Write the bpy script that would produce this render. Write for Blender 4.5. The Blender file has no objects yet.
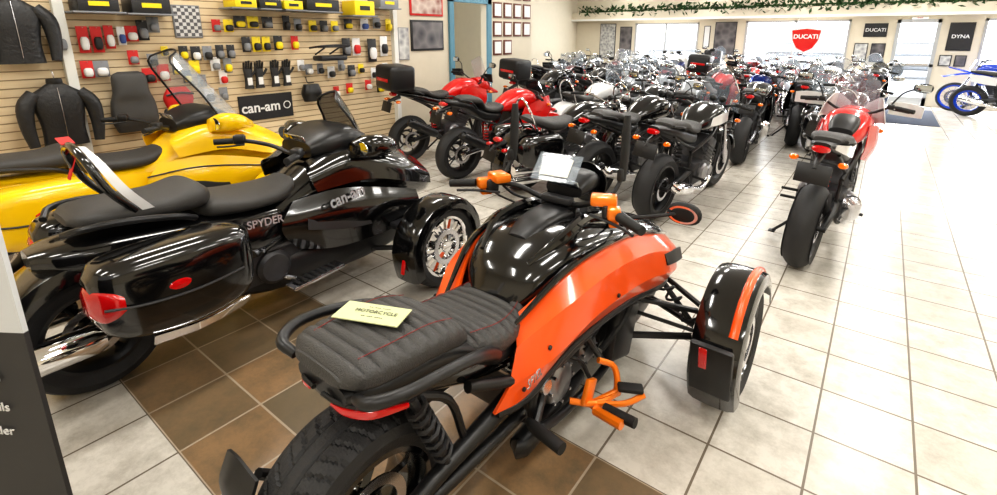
import bpy,bmesh,math,random
from mathutils import Vector,Matrix,Euler
from math import sin,cos,pi,radians
random.seed(4)
SC=bpy.context.scene
SC.view_settings.view_transform='Standard'
try: SC.view_settings.look='Medium High Contrast'
except Exception: pass
H=1.65; FPX=492; PY=162; pitch=radians(14.5); yaw=radians(37.6)
# ---------------------------------------------------------------- materials
def lin(c): return tuple((x/12.92 if x<=.04045 else ((x+.055)/1.055)**2.4) for x in c)
def mat(name,rgb,rough=.5,metal=0,coat=0,emit=0,alpha=1,trans=0,var=0,vs=8,bump=0,bs=60):
    m=bpy.data.materials.new(name);m.use_nodes=True;nt=m.node_tree;b=nt.nodes["Principled BSDF"]
    c=lin(rgb)+(1,)
    b.inputs["Base Color"].default_value=c;b.inputs["Roughness"].default_value=rough;b.inputs["Metallic"].default_value=metal
    b.inputs["Coat Weight"].default_value=coat;b.inputs["Coat Roughness"].default_value=.06
    b.inputs["Alpha"].default_value=alpha;b.inputs["Transmission Weight"].default_value=trans
    if emit: b.inputs["Emission Color"].default_value=c;b.inputs["Emission Strength"].default_value=emit
    if var or bump:
        tc=nt.nodes.new("ShaderNodeTexCoord");n=nt.nodes.new("ShaderNodeTexNoise");nt.links.new(tc.outputs["Object"],n.inputs["Vector"])
        n.inputs["Scale"].default_value=vs if var else bs;n.inputs["Detail"].default_value=5
        if var:
            mx=nt.nodes.new("ShaderNodeMix");mx.data_type='RGBA';mx.inputs[6].default_value=tuple(x*(1-var) for x in c[:3])+(1,)
            mx.inputs[7].default_value=tuple(min(1,x*(1+var)) for x in c[:3])+(1,)
            nt.links.new(n.outputs["Fac"],mx.inputs[0]);nt.links.new(mx.outputs[2],b.inputs["Base Color"])
        if bump:
            n2=nt.nodes.new("ShaderNodeTexNoise");n2.inputs["Scale"].default_value=bs;nt.links.new(tc.outputs["Object"],n2.inputs["Vector"])
            bp=nt.nodes.new("ShaderNodeBump");bp.inputs["Strength"].default_value=bump;bp.inputs["Distance"].default_value=.01
            nt.links.new(n2.outputs["Fac"],bp.inputs["Height"]);nt.links.new(bp.outputs["Normal"],b.inputs["Normal"])
    return m
BLK=mat("gloss_black",(.04,.04,.045),.15,0,.9)
SAT=mat("satin_black",(.11,.11,.115),.38,var=.2)
PLA=mat("black_plastic",(.15,.15,.16),.5,bump=.15,bs=300)
RUB=mat("tyre_rubber",(.15,.15,.155),.62,var=.25,vs=20,bump=.2,bs=120)
GRIP=mat("grip_rubber",(.11,.11,.11),.7)
LEA=mat("seat_vinyl",(.25,.245,.24),.5,bump=.4,bs=220)
ORG=mat("orange_paint",(.95,.35,.07),.28,0,.55)
ORM=mat("orange_anodised",(.98,.52,.10),.3,.3,.4)
YEL=mat("yellow_paint",(.98,.79,.05),.25,0,.6)
RED=mat("red_paint",(.82,.09,.07),.25,0,.6)
WHT=mat("white_paint",(.88,.88,.88),.2,0,.8)
BLU=mat("blue_paint",(.08,.25,.72),.15,0,.8)
SIL=mat("silver_paint",(.68,.70,.72),.2,.4,.6)
GRY=mat("grey_engine",(.56,.56,.57),.32,.8,var=.2,vs=20)
DGR=mat("dark_engine",(.30,.30,.31),.4,.6,var=.25,vs=20)
CHR=mat("chrome",(.96,.96,.97),.05,1)
ALU=mat("brushed_aluminium",(.82,.82,.84),.25,1)
TLR=mat("red_lens",(.75,.03,.05),.1,0,1,emit=.08)
AMB=mat("amber_lens",(.95,.45,.05),.1,0,1,emit=.1)
LNS=mat("headlamp_lens",(.9,.93,.97),.05,.3,1)
SMK=mat("smoked_screen",(.16,.17,.18),.05,0,1,alpha=.55)
CLR=mat("clear_screen",(.75,.8,.85),.05,0,1,alpha=.22)
MIR=mat("mirror_glass",(.8,.83,.86),.03,1)
PAP=mat("paper_white",(.90,.90,.87),.7)
PYE=mat("paper_yellow",(.78,.80,.62),.7)
RST=mat("red_stitch",(.50,.10,.08),.6)
CRD=mat("card_red",(.78,.14,.13),.6)
INK=mat("dark_ink",(.1,.1,.1),.6)
# ---------------------------------------------------------------- geometry
def cr(P,n):
    P=[Vector(p) for p in P]
    if len(P)<3 or n<=1:
        out=[]
        for i in range(len(P)-1):
            for k in range(n): out.append(P[i].lerp(P[i+1],k/n))
        return out+[P[-1]]
    out=[]
    for i in range(len(P)-1):
        p1,p2=P[i],P[i+1];p0=P[i-1] if i>0 else p1*2-p2;p3=P[i+2] if i+2<len(P) else p2*2-p1
        for k in range(n):
            t=k/n;out.append(.5*((2*p1)+(p2-p0)*t+(2*p0-5*p1+4*p2-p3)*t*t+(3*p1-p0-3*p2+p3)*t**3))
    out.append(P[-1]);return out
def tube(pts,r,seg=8,n=4,closed=False,sq=1):
    if closed: pts=list(pts)+[pts[0]]
    rs=r if isinstance(r,(list,tuple)) else [r]*len(pts)
    P=cr(pts,n);R=[v.x for v in cr([(x,0,0) for x in rs],n)] if len(pts)>1 else rs
    V=[];F=[];up=None
    for i,p in enumerate(P):
        t=(P[min(i+1,len(P)-1)]-P[max(i-1,0)])
        if t.length<1e-9: t=Vector((1,0,0))
        t.normalize()
        if up is None: up=Vector((0,0,1)) if abs(t.z)<.9 else Vector((1,0,0))
        s=t.cross(up)
        if s.length<1e-6: s=t.cross(Vector((0,1,.01)))
        s.normalize();up=s.cross(t).normalized()
        for k in range(seg):
            a=2*pi*k/seg;V.append(p+s*cos(a)*max(R[i],.0005)+up*sin(a)*max(R[i],.0005)*sq)
    m=len(P)
    for i in range(m-1):
        for k in range(seg):
            F.append((i*seg+k,i*seg+(k+1)%seg,(i+1)*seg+(k+1)%seg,(i+1)*seg+k))
    if not closed: F.append(tuple(range(seg)));F.append(tuple((m-1)*seg+k for k in range(seg)))
    return V,F
def lathe(prof,c=(0,0,0),seg=32,ax='y',a0=0):
    V=[];F=[];n=len(prof)
    for k in range(seg):
        a=a0+2*pi*k/seg
        for r,h in prof:
            if ax=='y': V.append(Vector((c[0]+r*cos(a),c[1]+h,c[2]+r*sin(a))))
            elif ax=='x': V.append(Vector((c[0]+h,c[1]+r*cos(a),c[2]+r*sin(a))))
            else: V.append(Vector((c[0]+r*cos(a),c[1]+r*sin(a),c[2]+h)))
    for k in range(seg):
        q=(k+1)%seg
        for j in range(n-1): F.append((k*n+j,k*n+j+1,q*n+j+1,q*n+j))
    return V,F
def bx(s,c=(0,0,0),rot=(0,0,0),bev=0,seg=2):
    bm=bmesh.new();bmesh.ops.create_cube(bm,size=1);bmesh.ops.scale(bm,vec=s,verts=bm.verts)
    if bev: bmesh.ops.bevel(bm,geom=list(bm.edges),offset=bev,segments=seg,profile=.5,affect='EDGES')
    M=Matrix.Translation(c)@Euler([radians(a) for a in rot]).to_matrix().to_4x4()
    bm.verts.index_update();V=[M@v.co for v in bm.verts];F=[tuple(v.index for v in f.verts) for f in bm.faces];bm.free();return V,F
def body(st,seg=24,n=5,rip=0,rp=.05):
    A=[Vector((s[0],s[1],0)) for s in st];B=[Vector((s[2],s[3],s[4] if len(s)>4 else 2.5)) for s in st];C=[Vector((s[5] if len(s)>5 else 0,0,0)) for s in st]
    A=cr(A,n);B=cr(B,n);C=cr(C,n);V=[];F=[]
    for a,b,c in zip(A,B,C):
        rr=1+rip*(abs(sin(pi*a.x/rp))**.6-.5) if rip else 1
        for k in range(seg):
            t=2*pi*k/seg+pi/seg;e=2/max(b.z,1.2)
            y=abs(cos(t))**e*(1 if cos(t)>0 else -1)*max(b.x,.002);z=abs(sin(t))**e*(1 if sin(t)>0 else -1)*max(b.y,.002)
            if sin(t)>0: z*=rr
            V.append(Vector((a.x,c.x+y,a.y+z)))
    m=len(A)
    for i in range(m-1):
        for k in range(seg): F.append((i*seg+k,i*seg+(k+1)%seg,(i+1)*seg+(k+1)%seg,(i+1)*seg+k))
    F.append(tuple(range(seg)));F.append(tuple((m-1)*seg+k for k in range(seg)))
    return V,F
def surf(rows,nu=4,nv=3,th=.006):
    R=[cr(r,nu) for r in rows];m=len(R[0]);cols=[cr([r[i] for r in R],nv) for i in range(m)]
    k=len(cols[0]);G=[[cols[i][j] for i in range(m)] for j in range(k)]
    V=[];F=[];N=[]
    for j in range(k):
        for i in range(m):
            du=G[j][min(i+1,m-1)]-G[j][max(i-1,0)];dv=G[min(j+1,k-1)][i]-G[max(j-1,0)][i];nn=du.cross(dv)
            nn=nn.normalized() if nn.length>1e-9 else Vector((0,0,1));V.append(G[j][i]);N.append(nn)
    tot=len(V);V=V+[V[i]-N[i]*th for i in range(tot)]
    for j in range(k-1):
        for i in range(m-1):
            a=j*m+i;F.append((a,a+1,a+m+1,a+m));F.append((tot+a,tot+a+m,tot+a+m+1,tot+a+1))
    for j in range(k-1):
        for i in (0,m-1):
            a=j*m+i;F.append((a,a+m,tot+a+m,tot+a))
    for i in range(m-1):
        for j in (0,k-1):
            a=j*m+i;F.append((a,a+1,tot+a+1,tot+a))
    return V,F
def mir(g): return [Vector((v[0],-v[1],v[2])) for v in g[0]],[tuple(reversed(f)) for f in g[1]]
def both(*gs):
    o=[]
    for g in gs: o+=[g,mir(g)]
    return o
def mv(g,d=(0,0,0),rot=None,sc=None):
    M=Matrix.Translation(d)
    if rot: M=M@Euler([radians(a) for a in rot]).to_matrix().to_4x4()
    if sc: M=M@Matrix.Diagonal((sc[0],sc[1],sc[2],1))
    return [M@Vector(v) for v in g[0]],g[1]
def put(name,parent,m,*gs,smooth=True,ang=38):
    V=[];F=[]
    for g in gs:
        for q in (g if isinstance(g,list) else [g]):
            o=len(V);V+=q[0];F+=[tuple(i+o for i in f) for f in q[1]]
    me=bpy.data.meshes.new(name);me.from_pydata([tuple(v) for v in V],[],F)
    bm=bmesh.new();bm.from_mesh(me);bmesh.ops.recalc_face_normals(bm,faces=bm.faces);bm.to_mesh(me);bm.free()
    if smooth:
        me.polygons.foreach_set("use_smooth",[True]*len(me.polygons));me.set_sharp_from_angle(angle=radians(ang))
    me.materials.append(m);ob=bpy.data.objects.new(name,me);SC.collection.objects.link(ob)
    if parent: ob.parent=parent
    return ob
def root(name,loc,head=0,lean=0):
    e=bpy.data.objects.new(name,None);SC.collection.objects.link(e);e.location=loc;e.empty_display_size=.1
    e.rotation_euler=(radians(lean),0,radians(head));return e
def dup(r,loc,head,lean=0):
    e=root(r.name.split('.')[0],loc,head,lean)
    for c in r.children:
        q=bpy.data.objects.new(c.name,c.data);SC.collection.objects.link(q);q.parent=e;q.matrix_local=c.matrix_local.copy()
    return e
def txt(s,size,loc,rot,m,parent,ext=.002,name="lettering",bold=0):
    c=bpy.data.curves.new(name,'FONT');c.body=s;c.size=size;c.extrude=ext;c.align_x='CENTER';c.align_y='CENTER';c.offset=bold
    o=bpy.data.objects.new(name,c);SC.collection.objects.link(o);o.location=loc;o.rotation_euler=[radians(a) for a in rot];c.materials.append(m)
    if parent:o.parent=parent
    return o
# ---------------------------------------------------------------- wheel
def tire_geo(R,w,rr,c,flat,seg,tread):
    T=16 if tread else 10;prof=[]
    prof.append((rr,w*.40));prof.append((rr+.012,w*.44));prof.append(((R+rr)/2,w*.5))
    if flat: cw=w*.46;drop=.022
    else: cw=w*.48;drop=w*.33
    if flat and tread: T=26
    for i in range(T+1):
        t=1-2*i/T;prof.append((R-drop*abs(t)**(4 if flat else 2.2),cw*t))
    prof+=[((R+rr)/2,-w*.5),(rr+.012,-w*.44),(rr,-w*.40)]
    V=[];F=[];n=len(prof)
    for k in range(seg):
        a=2*pi*k/seg
        for j,(r,h) in enumerate(prof):
            if tread and 3<=j<n-3:
                t=h/cw
                if flat:
                    u=(k/seg*tread+abs(t)*1.1)%1
                    if (u<.15 and .28<abs(t)<.97) or abs(abs(t)-.23)<.035: r-=.006
                else:
                    u=(k/seg*tread+abs(t)*1.3)%1
                    if u<.22 and abs(t)>.12: r-=.008
            V.append(Vector((c[0]+r*cos(a),c[1]+h,c[2]+r*sin(a))))
    for k in range(seg):
        q=(k+1)%seg
        for j in range(n-1):F.append((k*n+j,k*n+j+1,q*n+j+1,q*n+j))
    return V,F
def wheel(p,tag,R,w,rr,c,ns,mr,flat=False,seg=64,tread=0,twin=False,disc=.13,dm=ALU,sp=.02,face=0):
    put(tag+"_tyre",p,RUB,tire_geo(R,w,rr,c,flat,seg,tread),smooth=True,ang=25 if tread else 40)
    h=w*.42
    rim=lathe([(rr+.006,h),(rr-.010,h+.002),(rr-.018,h-.01),(rr-.028,h*.5),(rr-.035,0),(rr-.028,-h*.5),(rr-.018,-h+.01),(rr-.010,-h-.002),(rr+.006,-h)],c,seg=48)
    gs=[rim,lathe([(0,-.045),(.035,-.045),(.045,-.03),(.045,.03),(.035,.045),(0,.045)],(c[0],c[1]+face*.6,c[2]),20)]
    for i in range(ns):
        a=2*pi*i/ns
        for o in ([-.09,.09] if twin else [0]):
            pa=Vector((c[0]+.035*cos(a+o*.5),c[1]+face,c[2]+.035*sin(a+o*.5)));pb=Vector((c[0]+(rr-.014)*cos(a+o*1.6),c[1]+face,c[2]+(rr-.014)*sin(a+o*1.6)))
            gs.append(tube([pa,pb],[sp*.9,sp*.55],4,1))
    put(tag+"_rim",p,mr,*gs)
    if disc: put(tag+"_brake_disc",p,dm,*[lathe([(disc,s-.003),(disc,s+.003),(disc*.72,s+.003),(disc*.72,s-.003),(disc,s-.003)],c,32) for s in ([-.07,.07] if tag[0]=='f' else [-.07])])
def fender(c,R,w,a0,a1,side=.03,th=.006,k=7):
    rows=[]
    for yy,rr in [(-.5,R-side),(-.46,R-.004),(-.2,R+.008),(.2,R+.008),(.46,R-.004),(.5,R-side)]:
        rows.append([(c[0]+rr*cos(radians(a0+(a1-a0)*i/k)),c[1]+yy*w,c[2]+rr*sin(radians(a0+(a1-a0)*i/k))) for i in range(k+1)])
    return surf(rows,2,2,th)
def coil(a,b,r,turns,wr=.006):
    a=Vector(a);b=Vector(b);d=b-a;t=d.normalized();s=t.cross(Vector((0,1,.02))).normalized();u=s.cross(t);N=turns*8
    return tube([a+d*i/N+(s*cos(2*pi*i/8)+u*sin(2*pi*i/8))*r for i in range(N+1)],wr,5,1)
# ---------------------------------------------------------------- orange three wheeler
def orange_trike():
    p=root("three_wheel_motorcycle",(-1.04,.67,0),89)
    WB=1.61
    wheel(p,"rear",.305,.225,.20,(0,0,.305),6,BLK,True,320,40,disc=.12)
    for s,t in ((1,"front_left"),(-1,"front_right")):
        wheel(p,t,.283,.165,.20,(WB,.64*s,.283),6,BLK,True,240,40,twin=True,disc=.12,face=.045*s)
        put(t+"_fender",p,BLK,fender((WB,.64*s,.283),.325,.20,20,215,.05))
        put(t+"_fender_stripe",p,ORG,fender((WB,.64*s-.060,.283),.336,.03,25,150,.0,.006))
        put(t+"_fender_strake",p,SAT,mv(bx((.03,.17,.26),bev=.012),(WB-.335,.64*s,.30),(0,-12,0)))
        put(t+"_marker_lamp",p,TLR,mv(bx((.012,.035,.11),bev=.005),(WB-.360,.61*s,.36),(0,-12,0)))
        put(t+"_suspension",p,SAT,tube([(1.36,.14*s,.22),(WB,.54*s,.24)],.017),tube([(1.84,.14*s,.22),(WB+.02,.54*s,.24)],.017),
            tube([(1.42,.18*s,.42),(WB,.52*s,.36)],.014),tube([(1.80,.18*s,.42),(WB+.02,.52*s,.36)],.014),
            tube([(1.44,.1*s,.34),(1.52,.5*s,.30)],.010),lathe([(0,-.03),(.07,-.03),(.07,.03),(0,.03)],(WB,.54*s,.29),16))
        put(t+"_spring",p,PLA,coil((WB-.02,.22*s,.55),(WB,.46*s,.28),.032,6,.007),tube([(WB-.02,.2*s,.58),(WB,.48*s,.26)],.014))
    put("tank_cover",p,BLK,body([(.60,.66,.09,.06,2.6),(.68,.72,.17,.12,2.6),(.82,.755,.225,.15,2.8),(1.0,.765,.25,.155,2.6),(1.25,.735,.25,.13,2.4),(1.5,.68,.26,.12,2.4),(1.72,.62,.25,.11,2.4),(1.9,.56,.19,.09,2.4),(1.98,.53,.10,.05,2.2)]))
    put("tank_ridges",p,BLK,both(tube([(.70,.11,.84),(.86,.16,.905),(1.06,.15,.92),(1.3,.17,.86),(1.55,.19,.78)],[.01,.022,.024,.02,.008],8)))
    put("tank_lid",p,SAT,body([(.78,.88,.05,.02),(.9,.91,.075,.03),(1.08,.915,.08,.03),(1.22,.88,.05,.02)]))
    R1=[(.585,.14,.70),(.77,.215,.81),(1.0,.25,.84),(1.3,.255,.80),(1.55,.27,.73),(1.8,.22,.63)]
    R2=[(.52,.195,.63),(.70,.285,.735),(.97,.325,.775),(1.3,.335,.73),(1.58,.355,.65),(1.84,.27,.56)]
    R3=[(.45,.215,.52),(.61,.29,.58),(.88,.325,.64),(1.25,.345,.62),(1.58,.365,.55),(1.82,.27,.49)]
    R4=[(.40,.195,.44),(.53,.235,.45),(.78,.27,.545),(1.15,.31,.56),(1.54,.33,.49),(1.78,.25,.44)]
    put("side_panel",p,ORG,both(surf([R2,R3],6,4,.012),surf([R3,R4],6,3,.012)),ang=18)
    put("side_panel_upper",p,ORG,both(surf([R1,R2],6,3,.012)))
    put("side_panel_edge",p,BLK,both(tube([(.55,.165,.69),(.76,.225,.818),(1.0,.255,.846),(1.3,.26,.806),(1.55,.275,.735),(1.8,.225,.635)],[.008,.014,.014,.014,.012,.008],8,6)))
    put("side_panel_trim",p,SAT,both(tube([(.42,.19,.43),(.53,.23,.44),(.78,.265,.53),(1.15,.305,.545),(1.54,.32,.48),(1.78,.24,.43)],.016,8)))
    put("side_vent",p,SAT,both(surf([[(1.44,.355,.68),(1.55,.362,.665),(1.67,.350,.635)],[(1.46,.368,.62),(1.57,.374,.60),(1.68,.362,.575)]],4,3,.01)))
    put("panel_screws",p,SAT,both(*[mv(lathe([(0,.008),(.008,.006),(.009,0)],seg=10),q) for q in ((.60,.275,.62),(.50,.24,.50),(1.0,.335,.66))]))
    put("nose",p,ORG,body([(1.55,.5,.24,.12,2.6),(1.78,.48,.25,.12,2.6),(1.92,.46,.2,.1,2.4),(2.02,.45,.12,.06,2.2)]))
    put("headlamp",p,LNS,both(body([(1.92,.5,.07,.05,2,.1),(2.02,.5,.05,.04,2,.09)])))
    put("lower_body",p,SAT,body([(1.25,.27,.15,.12,3),(1.52,.26,.2,.13,3),(1.87,.27,.18,.12,3)]))
    put("engine",p,DGR,bx((.52,.34,.26),(.88,0,.33),bev=.04),bx((.26,.26,.28),(.78,0,.52),(0,15,0),.03),bx((.24,.26,.26),(1.08,0,.48),(0,-18,0),.03),
        *[bx((.27,.42,.012),(.76,0,.42+i*.03),(0,15,0)) for i in range(5)],*[bx((.24,.42,.012),(1.10,0,.40+i*.03),(0,-18,0)) for i in range(4)])
    put("engine_covers",p,GRY,lathe([(0,-.215),(.07,-.215),(.085,-.205),(.095,-.17),(.095,.17),(.085,.205),(.07,.215),(0,.215)],(.80,0,.32),28),
         lathe([(0,-.205),(.055,-.205),(.07,-.19),(.07,.19),(.055,.205),(0,.205)],(1.04,0,.34),24),
         lathe([(0,-.22),(.03,-.22),(.035,-.2),(.035,.2),(0,.22)],(.95,0,.46),16),lathe([(0,-.235),(.022,-.235),(.026,-.2),(.026,.2),(0,.235)],(.70,0,.50),14))
    put("engine_bolts",p,ALU,*[lathe([(0,-.22),(.007,-.22),(.007,.22),(0,.22)],(.80+.08*cos(a),0,.32+.08*sin(a)),6) for a in [i*pi/4 for i in range(8)]],
        *[lathe([(0,-.212),(.006,-.212),(.006,.212),(0,.212)],(1.04+.058*cos(a),0,.34+.058*sin(a)),6) for a in [i*pi/3 for i in range(6)]])
    put("frame",p,SAT,both(tube([(.30,.17,.60),(.48,.205,.53),(.66,.235,.48),(.95,.25,.50),(1.25,.26,.53)],.020,10),
        tube([(.62,.22,.47),(.58,.22,.36),(.66,.22,.22),(1.0,.22,.17),(1.45,.2,.18)],.018,10),
        tube([(.62,.16,.42),(.40,.165,.40),(.15,.16,.36),(0,.155,.305)],[.035,.032,.026,.03],10),
        tube([(.60,.165,.30),(.40,.165,.30),(.15,.16,.30),(0,.155,.305)],[.022]*4,10),
        tube([(.92,.23,.5),(1.02,.24,.36),(1.17,.22,.2)],.015,8),tube([(.30,.15,.40),(.24,.15,.58),(.12,.14,.67)],.014,8)))
    put("hose",p,GRIP,both(tube([(1.12,.22,.3),(1.22,.27,.42),(1.35,.26,.5),(1.45,.2,.42)],.015,8),tube([(.7,.2,.5),(.85,.25,.42),(.98,.24,.25)],.009,6)))
    put("radiator_duct",p,SAT,both(bx((.22,.06,.26),(1.27,.24,.33),(0,20,0),.02)))
    put("shock",p,PLA,both(coil((.10,.155,.66),(.20,.165,.42),.030,7,.008),tube([(.09,.155,.69),(.21,.165,.38)],.014)))
    put("axle_nut",p,ALU,lathe([(0,-.195),(.022,-.195),(.026,-.185),(.026,.185),(.022,.195),(0,.195)],(0,0,.305),12),lathe([(0,-.26),(.028,-.26),(.03,-.25),(.03,.25),(0,.26)],(.62,0,.44),16))
    put("exhaust",p,SAT,tube([(1.1,-.12,.14),(.85,-.14,.13),(.62,-.15,.13),(.60,-.15,.13)],[.035,.045,.045,.03],14,4))
    put("foot_peg_bracket",p,ORM,both(tube([(.80,.25,.26),(.86,.33,.25),(.98,.36,.24),(1.02,.33,.32),(.97,.28,.36)],.013,8),tube([(.86,.33,.25),(.93,.42,.25),(1.0,.47,.27)],.012,8),
        bx((.07,.022,.10),(.86,.30,.29),(0,25,0),.006),bx((.16,.02,.035),(.93,.34,.235),(0,0,20),.006),tube([(.84,.34,.24),(.82,.46,.25)],.02,8)))
    put("foot_peg",p,GRIP,both(tube([(.86,.37,.25),(.85,.50,.26)],.021,10,6),tube([(.55,.23,.33),(.53,.27,.34),(.51,.39,.34)],[.014,.022,.022],10),
        bx((.10,.05,.02),(.98,.42,.29),(0,0,60),.008)))
    put("foot_peg_arm",p,SAT,both(tube([(.66,.22,.40),(.60,.24,.36),(.54,.26,.33)],.016)))
    put("rider_seat",p,LEA,body([(.28,.70,.13,.06,3),(.36,.685,.175,.055,3),(.5,.665,.19,.05,3),(.60,.67,.16,.05,2.8),(.69,.70,.11,.045,2.5),(.73,.725,.07,.025,2.2)],28,24,.35,.036))
    put("passenger_seat",p,LEA,body([(-.09,.815,.10,.02,3),(-.05,.817,.15,.035,3.4),(.03,.81,.165,.042,3.4),(.18,.80,.175,.044,3.4),(.28,.775,.165,.045,3.4),(.335,.745,.14,.04,3)],28,24,.32,.042))
    put("seat_stitching",p,RST,both(tube([(-.03,.10,.856),(.08,.112,.855),(.2,.116,.847),(.30,.11,.815)],.0013,5),tube([(.36,.13,.742),(.5,.14,.717),(.62,.12,.722),(.70,.07,.745)],.0013,5)))
    put("seat_skirt",p,SAT,body([(-.08,.765,.11,.03,3),(0.03,.755,.15,.035,3),(.25,.73,.165,.05,3),(.45,.62,.18,.05,3),(.6,.6,.15,.06,3)],24,5))
    put("tail",p,BLK,body([(-.07,.735,.09,.025,3),(0,.72,.14,.035,3),(.15,.69,.15,.05,3),(.35,.62,.16,.07,3),(.55,.56,.15,.08,3)],24,5))
    put("grab_rail",p,SAT,both(tube([(.42,.185,.655),(.36,.205,.70),(.26,.235,.755),(.12,.25,.795),(-.0,.245,.81),(-.075,.20,.805),(-.07,.14,.785)],[.022,.022,.019,.017,.017,.018,.014],10)))
    put("tail_lamp",p,TLR,both(tube([(-.085,.05,.733),(-.07,.095,.725),(-.025,.140,.712),(.07,.164,.685)],[.005,.012,.014,.007],8,sq=1.2)))
    put("tail_lamp_bezel",p,SAT,both(tube([(-.09,.02,.752),(-.08,.085,.748),(-.03,.145,.734),(.07,.168,.71)],.007,8)))
    put("rear_mudguard",p,SAT,tube([(.0,.17,.29),(-.12,.18,.38),(-.2,.17,.46)],.016,8),mv(surf([[(0,-.10,.05),(.0,0,.06),(0,.06,.05)],[(-.03,-.10,-.03),(-.04,0,-.03),(-.03,.07,-.04)],[(-.02,-.08,-.13),(-.03,0,-.14),(-.02,.06,-.13)]],4,4,.01),(-.25,.16,.50)))
    put("price_tag",p,PYE,mv(bx((.10,.205,.003)),(.115,.03,.866),(0,3,24)))
    for i in range(4): txt("MOTORCYCLE" if i==1 else "-- --- ----",.02,(.145-.022*i,.03-.008*i,.8695),(0,0,-66),INK,p,.0003,"tag_print")
    put("handlebar",p,SAT,tube([(.90,.44,1.00),(.96,.34,1.01),(1.04,.20,1.0),(1.08,.10,.96),(1.08,0,.95),(1.08,-.10,.96),(1.04,-.20,1.0),(.96,-.34,1.01),(.90,-.44,1.00)],.012,10),
        both(tube([(1.10,.05,.84),(1.08,.06,.95)],.025,10)),
        both(tube([(.95,.22,.985),(.93,.34,.975),(.89,.42,.97)],.006,6)))
    put("grip",p,GRIP,both(tube([(.885,.455,.998),(.935,.345,1.008)],.018,12,8)))
    put("control_housing",p,ORM,both(bx((.06,.05,.045),(.955,.315,1.01),(0,0,-30),.01),bx((.075,.10,.038),(.99,.255,1.04),(0,0,-25),.01),bx((.05,.035,.03),(.965,.31,.97),(0,0,-30),.008)))
    put("switch_block",p,PLA,both(bx((.055,.05,.06),(.975,.285,1.0),(0,0,-30),.012)),bx((.05,.14,.03),(1.07,0,.97),(0,0,0),.008))
    put("mirror",p,GRIP,both(tube([(1.0,.25,1.03),(1.06,.265,1.06),(1.10,.27,1.10)],.008),bx((.05,.02,.05),(1.10,.27,1.12),(0,0,0),.008),mv(body([(-.13,0,.010,.015,2.6),(-.06,0,.014,.022,2.6),(.06,0,.014,.022,2.6),(.13,0,.010,.015,2.4)]),(1.12,.27,1.22),(0,-88,0))))
    put("bar_mirror",p,GRIP,tube([(1.30,-.20,.86),(1.36,-.32,.88),(1.44,-.40,.89)],.008,6),body([(1.42,.89,.05,.03,2.2,-.42),(1.44,.89,.075,.05,2.3,-.42),(1.48,.89,.06,.04,2.2,-.42),(1.51,.89,.02,.015,2.2,-.42)],20,4))
    put("bar_mirror_glass",p,MIR,mv(lathe([(0,0),(.065,0),(.065,.003),(0,.003)],ax='x'),(1.421,-.42,.89),None,(1,1,.62)))
    put("instrument_cluster",p,SAT,body([(1.12,1.0,.09,.03,3),(1.18,1.02,.105,.045,3),(1.25,1.02,.10,.05,3),(1.33,.99,.07,.04,2.5)]),both(tube([(1.12,.1,.93),(1.2,.12,.86),(1.35,.14,.80)],.02)))
    put("instrument_screen",p,MIR,bx((.01,.15,.075),(1.125,0,1.015),(0,-35,0),.003))
    put("flyscreen",p,BLK,surf([[(1.2,-.14,.93),(1.26,-.13,1.02),(1.28,-.10,1.06)],[(1.33,0,.93),(1.34,0,1.03),(1.33,0,1.08)],[(1.2,.14,.93),(1.26,.13,1.02),(1.28,.10,1.06)]],4,4,.006))
    put("info_card",p,CLR,mv(bx((.004,.20,.14)),(1.09,.02,1.10),(0,48,8)))
    put("info_sheet",p,PAP,mv(bx((.003,.13,.09)),(1.086,.02,1.103),(0,48,8)))
    put("cable",p,GRIP,both(tube([(1.0,.24,1.0),(1.1,.25,.93),(1.2,.2,.88),(1.3,.12,.82)],.006,6),tube([(.97,.29,.99),(1.07,.32,.92),(1.2,.26,.84)],.005,6)))
    txt("SPYDER F3",.05,(.56,-.268,.545),(90,12,12),SIL,p,.001)
    return p
orange_trike()
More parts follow.
